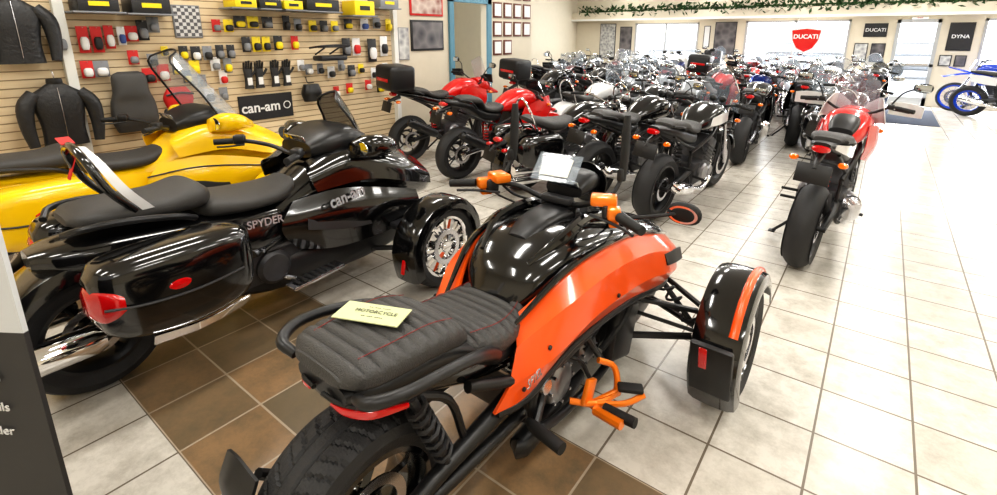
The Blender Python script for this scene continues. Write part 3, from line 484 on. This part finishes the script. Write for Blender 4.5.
# ---------------------------------------------------------------- room
def mix(nt,fac,a,b):
    m=nt.nodes.new("ShaderNodeMix");m.data_type='RGBA'
    for s,v in ((0,fac),(6,a),(7,b)):
        if isinstance(v,bpy.types.NodeSocket): nt.links.new(v,m.inputs[s])
        elif s==0: m.inputs[0].default_value=v
        else: m.inputs[s].default_value=lin(v)+(1,)
    return m.outputs[2]
def tilemat(name,c1,c2,dirt,mort,T=.34,off=(.0,.17,0),rough=.22):
    m=bpy.data.materials.new(name);m.use_nodes=True;nt=m.node_tree;b=nt.nodes["Principled BSDF"]
    tc=nt.nodes.new("ShaderNodeTexCoord");mp=nt.nodes.new("ShaderNodeMapping");mp.inputs["Location"].default_value=off;nt.links.new(tc.outputs["Object"],mp.inputs["Vector"])
    br=nt.nodes.new("ShaderNodeTexBrick");br.offset=0;br.inputs["Scale"].default_value=1;br.inputs["Brick Width"].default_value=T;br.inputs["Row Height"].default_value=T;br.inputs["Mortar Size"].default_value=.005;br.inputs["Mortar Smooth"].default_value=.2
    for k,v in (("Color1",c1),("Color2",c2),("Mortar",mort)): br.inputs[k].default_value=lin(v)+(1,)
    nt.links.new(mp.outputs[0],br.inputs["Vector"])
    n=nt.nodes.new("ShaderNodeTexNoise");n.inputs["Scale"].default_value=6;n.inputs["Detail"].default_value=10;n.inputs["Roughness"].default_value=.78;nt.links.new(tc.outputs["Object"],n.inputs["Vector"])
    rp=nt.nodes.new("ShaderNodeValToRGB");rp.color_ramp.elements[0].position=.42;rp.color_ramp.elements[1].position=.68;nt.links.new(n.outputs["Fac"],rp.inputs["Fac"])
    mu=nt.nodes.new("ShaderNodeMath");mu.operation='MULTIPLY';mu.inputs[1].default_value=.85;nt.links.new(rp.outputs["Color"],mu.inputs[0])
    c=mix(nt,mu.outputs[0],br.outputs["Color"],dirt);c=mix(nt,br.outputs["Fac"],c,mort);nt.links.new(c,b.inputs["Base Color"])
    b.inputs["Roughness"].default_value=rough;b.inputs["Specular IOR Level"].default_value=.45
    bp=nt.nodes.new("ShaderNodeBump");bp.inputs["Strength"].default_value=.3;bp.inputs["Distance"].default_value=.004;bp.invert=True;nt.links.new(br.outputs["Fac"],bp.inputs["Height"]);nt.links.new(bp.outputs["Normal"],b.inputs["Normal"])
    return m
TILE=tilemat("cream_floor_tile",(.87,.85,.815),(.80,.78,.74),(.66,.635,.59),(.46,.42,.37),rough=.26)
BAND=tilemat("brown_slate_tile",(.60,.48,.35),(.44,.39,.31),(.40,.36,.29),(.68,.62,.54),rough=.3)
def quad(name,pts,m):
    me=bpy.data.meshes.new(name);me.from_pydata(pts,[],[(0,1,2,3)]);me.materials.append(m);o=bpy.data.objects.new(name,me);SC.collection.objects.link(o);return o
X0,X1,Y0,Y1,ZC=-8.5,4.5,-3.0,15.4,3.3
me=bpy.data.meshes.new("floor");ys=[Y0,.51,1.53,Y1]
me.from_pydata([(x,y,0) for y in ys for x in (X0,X1)],[],[(0,1,3,2),(2,3,5,4),(4,5,7,6)]);me.materials.append(TILE);me.materials.append(BAND);me.polygons[1].material_index=1
SC.collection.objects.link(bpy.data.objects.new("floor",me))
WAL=mat("cream_wall_paint",(.82,.785,.71),.7,var=.04);WHW=mat("white_trim",(.88,.88,.86),.5);CEI=mat("ceiling_tile",(.90,.90,.88),.8)
def slat():
    m=bpy.data.materials.new("slatwall");m.use_nodes=True;nt=m.node_tree;b=nt.nodes["Principled BSDF"];tc=nt.nodes.new("ShaderNodeTexCoord")
    sp=nt.nodes.new("ShaderNodeSeparateXYZ");nt.links.new(tc.outputs["Object"],sp.inputs[0])
    d=nt.nodes.new("ShaderNodeMath");d.operation='DIVIDE';d.inputs[1].default_value=.068;nt.links.new(sp.outputs["Z"],d.inputs[0])
    f=nt.nodes.new("ShaderNodeMath");f.operation='FRACT';nt.links.new(d.outputs[0],f.inputs[0])
    g=nt.nodes.new("ShaderNodeMath");g.operation='LESS_THAN';g.inputs[1].default_value=.13;nt.links.new(f.outputs[0],g.inputs[0])
    n=nt.nodes.new("ShaderNodeTexNoise");mp=nt.nodes.new("ShaderNodeMapping");mp.inputs["Scale"].default_value=(1,.6,12);nt.links.new(tc.outputs["Object"],mp.inputs[0]);nt.links.new(mp.outputs[0],n.inputs["Vector"]);n.inputs["Scale"].default_value=3
    c=mix(nt,n.outputs["Fac"],(.82,.73,.59),(.90,.83,.70));c2=mix(nt,g.outputs[0],c,(.58,.49,.37));nt.links.new(c2,b.inputs["Base Color"]);b.inputs["Roughness"].default_value=.5
    bp=nt.nodes.new("ShaderNodeBump");bp.inputs["Distance"].default_value=.01;bp.invert=True;nt.links.new(g.outputs[0],bp.inputs["Height"]);nt.links.new(bp.outputs[0],b.inputs["Normal"]);return m
SLT=slat()
def wbox(name,x0,x1,y0,y1,z0,z1,m,parent=None,bev=0): return put(name,parent,m,mv(bx((x1-x0,y1-y0,z1-z0),bev=bev),((x0+x1)/2,(y0+y1)/2,(z0+z1)/2)))
wbox("wall_left",-5.62,-5.5,Y0,4.75,0,ZC,SLT)
DY0,DY1=5.95,6.8
w=root("wall_left_rear",(0,0,0))
wbox("panel_a",-5.62,-5.5,4.75,DY0,0,ZC,WAL,w);wbox("panel_b",-5.62,-5.5,DY0,DY1,2.15,ZC,WAL,w);wbox("panel_c",-5.62,-5.5,DY1,8.2,0,ZC,WAL,w)
TEAL=mat("teal_trim",(.33,.52,.60),.5)
d=root("trim_1",(0,0,0))
wbox("jamb_a",-5.5,-5.46,DY0-.1,DY0,0,2.25,TEAL,d);wbox("jamb_b",-5.5,-5.46,DY1,DY1+.1,0,2.25,TEAL,d);wbox("head",-5.5,-5.46,DY0-.1,DY1+.1,2.15,2.25,TEAL,d)
wbox("wall_office",-7.6,-7.5,4.5,8.1,0,ZC,mat("office_wall",(.80,.82,.80),.7))
wbox("wall_recess",X0,-5.62,8.1,8.2,0,ZC,WAL);wbox("wall_far_left",X0-.1,X0,8.2,Y1,0,ZC,WAL)
wbox("wall_near",-5.6,X1,Y0-.1,Y0,0,ZC,WAL);wbox("wall_right",X1,X1+.1,Y0,Y1,0,ZC,WAL)
wbox("ceiling",X0,X1,Y0,Y1,ZC,ZC+.1,CEI)
wins=[(-6.4,-4.45,.75,2.0),(-3.2,-.80,.35,2.02),(1.62,3.6,.2,2.0)];door=(.10,.90,0,2.0)
ops=sorted(wins+[door]);w=root("wall_far",(0,0,0));x=X0;i=0
for a,b,z0,z1 in ops:
    i+=1;wbox("pier_%d"%i,x,a,Y1,Y1+.15,0,ZC,WAL,w);wbox("lintel_%d"%i,a,b,Y1,Y1+.15,z1,ZC,WAL,w)
    if z0>0: wbox("sill_%d"%i,a,b,Y1,Y1+.15,0,z0,WAL,w)
    x=b
wbox("pier_end",x,X1,Y1,Y1+.15,0,ZC,WAL,w)
GLS=mat("window_glass",(.9,.95,1),.02,alpha=.08)
WFR=mat("window_frame",(.66,.66,.66),.5)
for i,(a,b,z0,z1) in enumerate(wins):
    w=root("window_%d"%(i+1),(0,0,0))
    for q in ((a,a+.05,z0,z1),(b-.05,b,z0,z1),(a,b,z0,z0+.05),(a,b,z1-.05,z1),((a+b)/2-.02,(a+b)/2+.02,z0,z1)): wbox("frame",q[0],q[1],Y1-.02,Y1+.06,q[2],q[3],WFR,w)
    wbox("glass",a,b,Y1+.03,Y1+.035,z0,z1,GLS,w)
w=root("door_1",(0,0,0));a,b,z0,z1=door;ALF=mat("door_frame_grey",(.68,.69,.70),.4,.3)
for q in ((a,a+.07,0,z1),(b-.07,b,0,z1),(a,b,0,.20),(a,b,z1-.08,z1),(a,b,.92,.98)): wbox("stile",q[0],q[1],Y1-.03,Y1+.03,q[2],q[3],ALF,w)
wbox("glass",a,b,Y1-.002,Y1+.002,z0,z1,GLS,w);wbox("push_bar",a+.1,b-.1,Y1-.08,Y1-.05,.95,1.0,ALU,w)
wbox("trim_2",X0,X1,Y1-.35,Y1,2.12,2.34,WAL);wbox("trim_3",X0,X1,Y1-.38,Y1-.35,2.08,2.14,WHW)
wbox("baseboard_far",X0,.08,Y1-.02,Y1,0,.12,mat("grey_baseboard",(.5,.48,.45),.6))
LEAF=mat("garland_leaf",(.16,.30,.13),.6,var=.4,vs=10)
gv=[]
for i in range(1500):
    c=Vector((X0+.3+(X1-X0-.6)*random.random(),Y1-.27+random.uniform(-.14,.1),2.36+random.uniform(-.08,.14)+.06*sin(i)));a=Vector([random.uniform(-1,1) for _ in range(3)]).normalized()*.08;b=a.cross(Vector((.3,.5,.8))).normalized()*.035
    gv.append(([c-a,c+b,c+a,c-b],[(0,1,2,3)]))
put("leaf_garland",None,LEAF,*gv,tube([(X0+.3,Y1-.25,2.36),(-2,Y1-.25,2.4),(X1-.3,Y1-.25,2.36)],.02))
quad("parking_lot",[(-30,Y1+.2,-.1),(30,Y1+.2,-.1),(30,60,-.1),(-30,60,-.1)],mat("asphalt",(.60,.60,.61),.8,var=.1,vs=2))
def car(loc,head,C):
    p=root("parked_car",loc,head)
    put("lower_body",p,C,body([(-2.2,.65,.7,.2,3),(-2.1,.65,.85,.3,3.4),(-.5,.65,.88,.33,3.6),(1.2,.62,.88,.32,3.6),(2.0,.58,.82,.26,3.4),(2.2,.55,.7,.18,3)],24,4))
    put("cabin",p,SMK,body([(-1.9,.95,.6,.1,3),(-1.3,1.15,.68,.25,3.2),(.1,1.18,.68,.26,3.2),(.9,.95,.65,.1,3)],24,4))
    put("roof",p,C,body([(-1.4,1.42,.5,.03,3),(-.6,1.44,.62,.04,3),(.1,1.43,.55,.03,3)],20,4))
    for x in (-1.35,1.35): put("wheels",p,RUB,*[lathe([(0,s-.1),(.3,s-.1),(.33,s-.07),(.33,s+.07),(.3,s+.1),(0,s+.1)],(x,0,.33),24) for s in (-.8,.8)])
car((-2.2,24,-.1),8,SIL);car((-7.5,25,-.1),0,WHT);car((1.6,27,-.1),5,SIL)
put("door_mat",None,mat("mat_fabric",(.28,.31,.38),.9,bump=.3,bs=200),mv(bx((.95,2.5,.012),bev=.004),(.52,13.3,.007)))
# banner stand front left
b=root("banner_stand",(-1.50,.13,0),214)
put("panel",b,mat("banner_black",(.19,.185,.185),.5),mv(bx((.85,.012,.85)),(.425,0,.55)));put("panel_header",b,mat("banner_white",(.78,.79,.80),.5),mv(bx((.85,.012,.35)),(.425,0,1.15)))
put("base",b,ALU,mv(bx((.88,.25,.08),bev=.02),(.425,0,.045)),tube([(.425,.02,.08),(.425,.02,1.32)],.01))
txt("REBATES",.075,(.23,.012,.86),(90,0,180),WHT,b,.001);txt("ask about details",.035,(.2,.012,.77),(90,0,180),WHT,b,.001);txt("see dealer",.035,(.16,.012,.70),(90,0,180),WHT,b,.001)
# ---------------------------------------------------------------- wall goods
XW=-5.5
GRYC=mat("card_grey",(.50,.51,.53),.5);BLC=mat("box_black",(.14,.14,.15),.5);YLC=mat("box_yellow",(.92,.82,.10),.5);WHC=mat("card_white",(.88,.88,.88),.6);BLUC=mat("card_blue",(.25,.35,.6),.6)
FAB=mat("jacket_leather",(.15,.15,.155),.45,bump=.5,bs=30)
def pk(r,Y,Z,w,h,card,prod,i):
    put("hook_%d"%i,r,ALU,tube([(XW,Y,Z+h/2-.01),(XW+.10,Y,Z+h/2-.01)],.003,6,1));put("card_%d"%i,r,card,mv(bx((.006,w,h),bev=.002),(XW+.06,Y,Z)))
    put("product_%d"%i,r,prod,mv(body([(-h*.34,0,w*.25,.02,2.6),(-h*.2,0,w*.36,.03,3),(h*.05,0,w*.34,.03,3),(h*.15,0,w*.2,.02,2.6)],14,3),(XW+.085,Y,Z-.01),(0,-90,0)))
r=root("hanging_accessory_packages",(0,0,0));i=0
PK=[(1.11,1.6,.10,.19,BLC,GRYC),(1.265,1.61,.08,.22,CRD,WHC),(1.36,1.61,.08,.22,CRD,BLC),(1.45,1.63,.07,.2,CRD,WHC),(1.54,1.64,.06,.16,WHC,BLUC),(1.71,1.69,.09,.18,BLC,GRYC),
  (2.02,1.48,.08,.13,BLC,YLC),(2.13,1.47,.09,.14,BLC,WHC),(2.24,1.47,.09,.14,GRYC,BLC),(2.36,1.48,.08,.14,BLC,GRYC),(2.47,1.48,.08,.14,BLC,GRYC),(2.64,1.55,.09,.16,BLC,GRYC),(2.75,1.55,.09,.16,YLC,BLC),(2.86,1.55,.09,.16,YLC,BLC),(3.0,1.56,.1,.16,BLC,YLC),
  (1.86,1.50,.06,.09,YLC,BLC),(1.93,1.32,.06,.09,BLC,YLC),(2.02,1.25,.08,.12,BLC,YLC),(2.15,1.2,.08,.12,GRYC,BLC),(2.36,1.22,.08,.14,WHC,CRD),
  (3.9,1.5,.12,.22,BLC,GRYC),(4.05,1.5,.12,.22,WHC,CRD),(4.3,1.45,.14,.3,BLC,WHC),(4.5,1.5,.12,.26,WHC,BLC),(3.45,1.75,.1,.13,YLC,BLC),(3.6,1.75,.1,.13,BLC,GRYC),(3.75,1.75,.1,.13,YLC,GRYC),(3.95,1.78,.12,.12,BLC,YLC),(4.2,1.78,.12,.14,WHC,BLUC),(4.4,1.8,.12,.14,GRYC,BLC),
  (2.6,1.78,.12,.12,BLC,YLC),(2.74,1.78,.12,.12,YLC,BLC),(2.90,1.78,.12,.12,BLC,GRYC)]
for Y,Z in [(1.80,1.74),(2.36,1.74),(2.48,1.74),(2.1,1.34),(2.3,1.36),(2.42,1.34),(3.2,1.56),(3.12,1.78),(3.26,1.76),(3.25,1.3),(3.95,1.2),(4.1,1.22),(4.3,1.15),(4.5,1.2),(3.35,1.25),(1.25,1.36),(1.35,1.36),(1.6,1.45),(4.6,1.78),(1.62,1.66),(1.75,1.42),(1.7,1.28),(1.82,1.3),(3.5,1.25),(3.65,1.2),(3.8,1.28),(2.2,1.05),(2.34,1.05),(4.2,1.0),(4.4,.95),(3.9,.98),(3.7,.95)]:
    PK.append((Y,Z,random.uniform(.08,.11),random.uniform(.11,.16),random.choice([BLC,GRYC,YLC,WHC,CRD,WHC]),random.choice([GRYC,BLC,YLC,BLC,WHC])))
for Y,Z,w,h,c,q in PK: i+=1;pk(r,Y,Z,w,h,c,q,i)
r=root("shelved_accessory_boxes",(0,0,0));i=0
for Y,Z,w,h,c in [(1.36,1.90,.28,.12,BLC),(1.74,1.9,.3,.13,BLC),(2.58,1.965,.22,.09,YLC),(2.84,1.965,.24,.09,BLC),(3.1,1.965,.22,.09,YLC),(3.47,1.98,.42,.13,BLC),(4.05,1.97,.3,.17,YLC),(4.45,2.05,.3,.12,GRYC)]:
    i+=1;put("box_%d"%i,r,c,mv(bx((.26,w,h),bev=.006),(XW+.16,Y,Z)));put("shelf_%d"%i,r,GRYC,mv(bx((.3,w+.08,.015),bev=.003),(XW+.15,Y,Z-h/2-.009)));put("label_%d"%i,r,YLC if c!=YLC else BLC,mv(bx((.004,w*.5,h*.3)),(XW+.293,Y,Z)))
def glove(Y,Z):
    g=root("riding_glove",(XW+.06,Y,Z))
    put("palm",g,FAB,mv(body([(-.16,0,.05,.022,3),(-.08,0,.04,.02,2.6),(0,0,.045,.02,2.6),(.05,0,.05,.018,2.6)],16,4),(0,0,0),(0,-90,0)))
    put("fingers",g,FAB,*[tube([(0,-.038+.025*k,.04),(.01,-.04+.027*k,.09),(.02,-.042+.028*k,.12+(.0,.015,.02,.0)[k])],.012,8,3) for k in range(4)],tube([(0,.04,-.02),(.01,.07,.02),(.02,.08,.05)],.013,8,3))
    put("tag",g,WHC,mv(bx((.004,.05,.08)),(.03,0,-.08)))
for Y in (2.62,2.74,2.92,3.06): glove(Y,1.24)
def jacket(Y,Z,sc,m):
    j=root("riding_jacket",(XW+.14,Y,Z));j.scale=(sc,sc,sc)
    put("torso",j,m,mv(body([(-.36,0,.19,.07,2.8),(-.15,0,.18,.08,2.6),(.05,0,.21,.09,2.6),(.18,0,.22,.08,2.4),(.25,0,.14,.06,2.2),(.30,0,.07,.05,2)],24,4),(0,0,0),(0,-90,0)))
    put("sleeves",j,m,*[tube([(0,.18*s,.2),(.02,.27*s,.08),(.03,.29*s,-.12),(.05,.27*s,-.34)],[.07,.075,.062,.045],12) for s in (1,-1)])
    put("collar",j,SAT,mv(lathe([(.06,0),(.07,.03),(.065,.07)],seg=20,ax='z'),(0,0,.28),None,(.8,1,1)));put("zip",j,ALU,tube([(.085,0,-.3),(.095,0,0),(.075,0,.26)],.004,6))
    put("hanger",j,ALU,tube([(0,0,.3),(0,0,.42),(-.13,0,.44)],.006,6))
jacket(.84,1.70,.75,FAB);jacket(1.0,1.03,.78,FAB)
g=root("saddle_on_display",(XW+.12,1.52,1.05));put("cushion",g,LEA,mv(body([(-.26,0,.15,.04,3),(-.15,0,.18,.07,3),(.0,0,.17,.06,3),(.1,0,.14,.07,3),(.24,0,.13,.05,2.6),(.28,0,.08,.02,2.4)],24,12,.3,.05),(0,0,0),(0,-90,0)));put("bracket",g,ALU,tube([(-.12,0,.1),(0,0,.1)],.01,6))
g=root("red_seat_cover",(XW+.1,1.90,1.06));put("cover",g,CRD,mv(body([(-.12,0,.10,.03,3),(0,0,.13,.05,3),(.1,0,.08,.03,3)],18,4),(0,0,0),(0,-90,0)));put("strap",g,BLC,tube([(.05,-.12,.03),(.06,0,.05),(.05,.12,.03)],.01,6))
g=root("tank_bag",(XW+.12,3.32,.98));put("bag",g,SAT,mv(body([(-.1,0,.10,.06,2.4),(0,0,.12,.09,2.4),(.1,0,.09,.06,2.4)],18,4),(0,0,0),(0,-90,0)));put("strap",g,BLC,tube([(-.1,0,.18),(0,-.04,.12),(0,.04,.12)],.006,6))
g=root("luggage_rack_display",(XW+.2,3.56,1.50));put("rack",g,BLC,tube([(-.1,-.2,0),(.12,-.2,.02),(.14,0,.03),(.12,.2,.02),(-.1,.2,0)],.012,8),tube([(.0,-.2,.01),(.0,.2,.01)],.01,6,1),tube([(.07,-.2,.01),(.07,.2,.01)],.01,6,1),tube([(-.15,-.1,-.08),(.05,-.1,0)],.01,6,1),tube([(-.15,.1,-.08),(.05,.1,0)],.01,6,1),bx((.2,.36,.06),(0,0,-.12),bev=.02))
def sign(name,side,a,b,z0,z1,m,fr=BLC,inner=.02,th=.02):
    g=root(name,(0,0,0))
    if side=='L':
        wbox("frame",XW,XW+th,a,b,z0,z1,fr,g,.003);wbox("print",XW+th,XW+th+.004,a+inner,b-inner,z0+inner,z1-inner,m,g)
    else:
        wbox("frame",a,b,Y1-th,Y1,z0,z1,fr,g,.003);wbox("print",a+inner,b-inner,Y1-th-.004,Y1-th,z0+inner,z1-inner,m,g)
    return g
CHK=bpy.data.materials.new("checker_print");CHK.use_nodes=True;_n=CHK.node_tree;ck=_n.nodes.new("ShaderNodeTexChecker");ck.inputs["Scale"].default_value=30;ck.inputs[1].default_value=(.6,.6,.6,1);ck.inputs[2].default_value=(.1,.1,.11,1);tc=_n.nodes.new("ShaderNodeTexCoord");_n.links.new(tc.outputs["Object"],ck.inputs[0]);_n.links.new(ck.outputs[0],_n.nodes["Principled BSDF"].inputs["Base Color"])
def pmat(name,a,b,sc=6):
    m=bpy.data.materials.new(name);m.use_nodes=True;nt=m.node_tree;tc=nt.nodes.new("ShaderNodeTexCoord");v=nt.nodes.new("ShaderNodeTexVoronoi");v.inputs["Scale"].default_value=sc;nt.links.new(tc.outputs["Object"],v.inputs["Vector"])
    nt.links.new(mix(nt,v.outputs["Distance"],a,b),nt.nodes["Principled BSDF"].inputs["Base Color"]);nt.nodes["Principled BSDF"].inputs["Roughness"].default_value=.4;return m
PH1=pmat("poster_print_dark",(.08,.09,.14),(.5,.48,.48));PH2=pmat("poster_print_warm",(.5,.2,.15),(.85,.8,.75),9);PH3=pmat("poster_print_light",(.45,.45,.48),(.85,.85,.83),12)
g=sign("checkered_sign",'L',1.99,2.24,1.62,1.93,CHK,GRYC,.01)
g=sign("wall_banner",'L',2.50,3.12,.72,1.0,BLC,BLC,.005);txt("can-am",.155,(XW+.028,2.74,.86),(90,0,90),WHC,g,.001,bold=.003)
put("emblem",g,WHC,mv(lathe([(.045,0),(.045,.004),(.035,.004),(.035,0),(.045,0)],ax='x',seg=24),(XW+.026,3.045,.86)))
g=sign("framed_picture",'L',5.05,5.72,1.92,2.3,PH2,CRD,.03);g=sign("framed_picture",'L',5.05,5.72,1.42,1.86,PH1,BLC,.03)
g=sign("notice_board",'L',4.8,5.0,1.3,1.75,PH3,GRYC,.01)
FW=mat("frame_wood",(.40,.20,.13),.5)
for a in (6.98,7.28,7.58,7.88):
    for z in (1.30,1.62,1.94,2.26):
        if a>7.5 and z<1.5: continue
        sign("framed_certificate",'L',a,a+.24,z,z+.26,WHC,FW,.03)
for nm,a,b,z0,z1,m,t,tcx in [("vehicle_poster",-4.0,-3.42,1.1,2.0,PH1,"",None),("vehicle_poster",-4.3,-4.12,1.3,1.9,WHC,"",None),("brand_sign",-.52,-.06,1.60,1.92,BLC,"DUCATI",WHC),("framed_picture",-.66,-.38,1.0,1.45,PH3,"",None),("framed_picture",-.32,-.04,1.0,1.45,PH1,"",None),("framed_picture",1.05,1.48,1.30,1.92,BLC,"DYNA",WHC),("framed_picture",.98,1.2,.95,1.2,PH3,"",None),("framed_picture",1.25,1.45,.95,1.2,PH1,"",None),("wall_poster",-7.6,-7.05,.9,2.0,PH3,"",None),("wall_poster",-6.9,-6.5,1.0,1.9,PH1,"",None)]:
    g=sign(nm,'F',a,b,z0,z1,m)
    if t: txt(t,.11,((a+b)/2,Y1-.03,(z0+z1)/2),(90,0,0),tcx,g,.001,bold=.002)
g=root("shield_sign",(-1.72,Y1-.12,1.5));SH=[(-.32,.26),(0,.30),(.32,.26),(.28,0),(.18,-.18),(0,-.28),(-.18,-.18),(-.28,0)]
def plate(ol,y0,y1):
    n=len(ol);return [Vector((x,y0,z)) for x,z in ol]+[Vector((x,y1,z)) for x,z in ol],[tuple(range(n)),tuple(range(2*n-1,n-1,-1))]+[(i,(i+1)%n,(i+1)%n+n,i+n) for i in range(n)]
put("border",g,WHC,plate([(x*1.12,z*1.12) for x,z in SH],0,.02),smooth=False);put("shield",g,TLR,plate(SH,-.012,0),smooth=False);txt("DUCATI",.15,(0,-.02,.10),(90,0,0),WHC,g,.002,bold=.004);put("hanger",g,ALU,tube([(-.2,.01,.3),(-.2,.01,.62)],.004,6,1),tube([(.2,.01,.3),(.2,.01,.62)],.004,6,1))
g=root("exit_sign",(.5,Y1-.04,2.03));put("housing",g,WHC,bx((.3,.05,.05),bev=.01));txt("EXIT",.05,(0,-.03,0),(90,0,0),TLR,g)
for Y in (1.14,4.72): wbox("trim_post",XW,XW+.07,Y-.035,Y+.035,0,ZC,WHW)
# lights
EM=mat("tube_diffuser",(1,1,1),.5,emit=6)
for ix in (-6.5,-4.2,-1.9,.4,2.7):
    for iy in (-1.2,1.4,4.0,6.6,9.2,11.8,14.2):
        if ix<-5.5 and iy<8.5: continue
        f=root("ceiling_light_fixture",(ix,iy,ZC-.06));put("housing",f,WHW,bx((.32,1.3,.06),(0,0,.02),bev=.01));put("diffuser",f,EM,bx((.26,1.22,.03),(0,0,-.02),bev=.01))
        l=bpy.data.lights.new("tube_lamp",'AREA');l.shape='RECTANGLE';l.size=.26;l.size_y=1.2;l.energy=(24 if iy<8 else 20);l.color=(1,.965,.90);o=bpy.data.objects.new("tube_lamp",l);SC.collection.objects.link(o);o.parent=f;o.location=(0,0,-.05)
for a,bb,z0,z1 in wins+[door]:
    l=bpy.data.lights.new("window_daylight",'AREA');l.shape='RECTANGLE';l.size=bb-a;l.size_y=z1-z0;l.energy=58*(bb-a);l.color=(.93,.96,1);o=bpy.data.objects.new("window_daylight",l);SC.collection.objects.link(o);o.location=((a+bb)/2,Y1-.05,(z0+z1)/2);o.rotation_euler=(radians(-90),0,0)
w=bpy.data.worlds.new("w");SC.world=w;w.use_nodes=True;bg=w.node_tree.nodes["Background"];bg.inputs[0].default_value=(.92,.96,1,1);bg.inputs[1].default_value=4.5
c=bpy.data.cameras.new("camera");o=bpy.data.objects.new("camera",c);SC.collection.objects.link(o);SC.camera=o
o.location=(0,0,H);o.rotation_euler=(pi/2-pitch,0,yaw);c.sensor_width=36;c.lens=FPX/997*36;c.shift_y=-(247.5-PY)/997;c.clip_start=.05
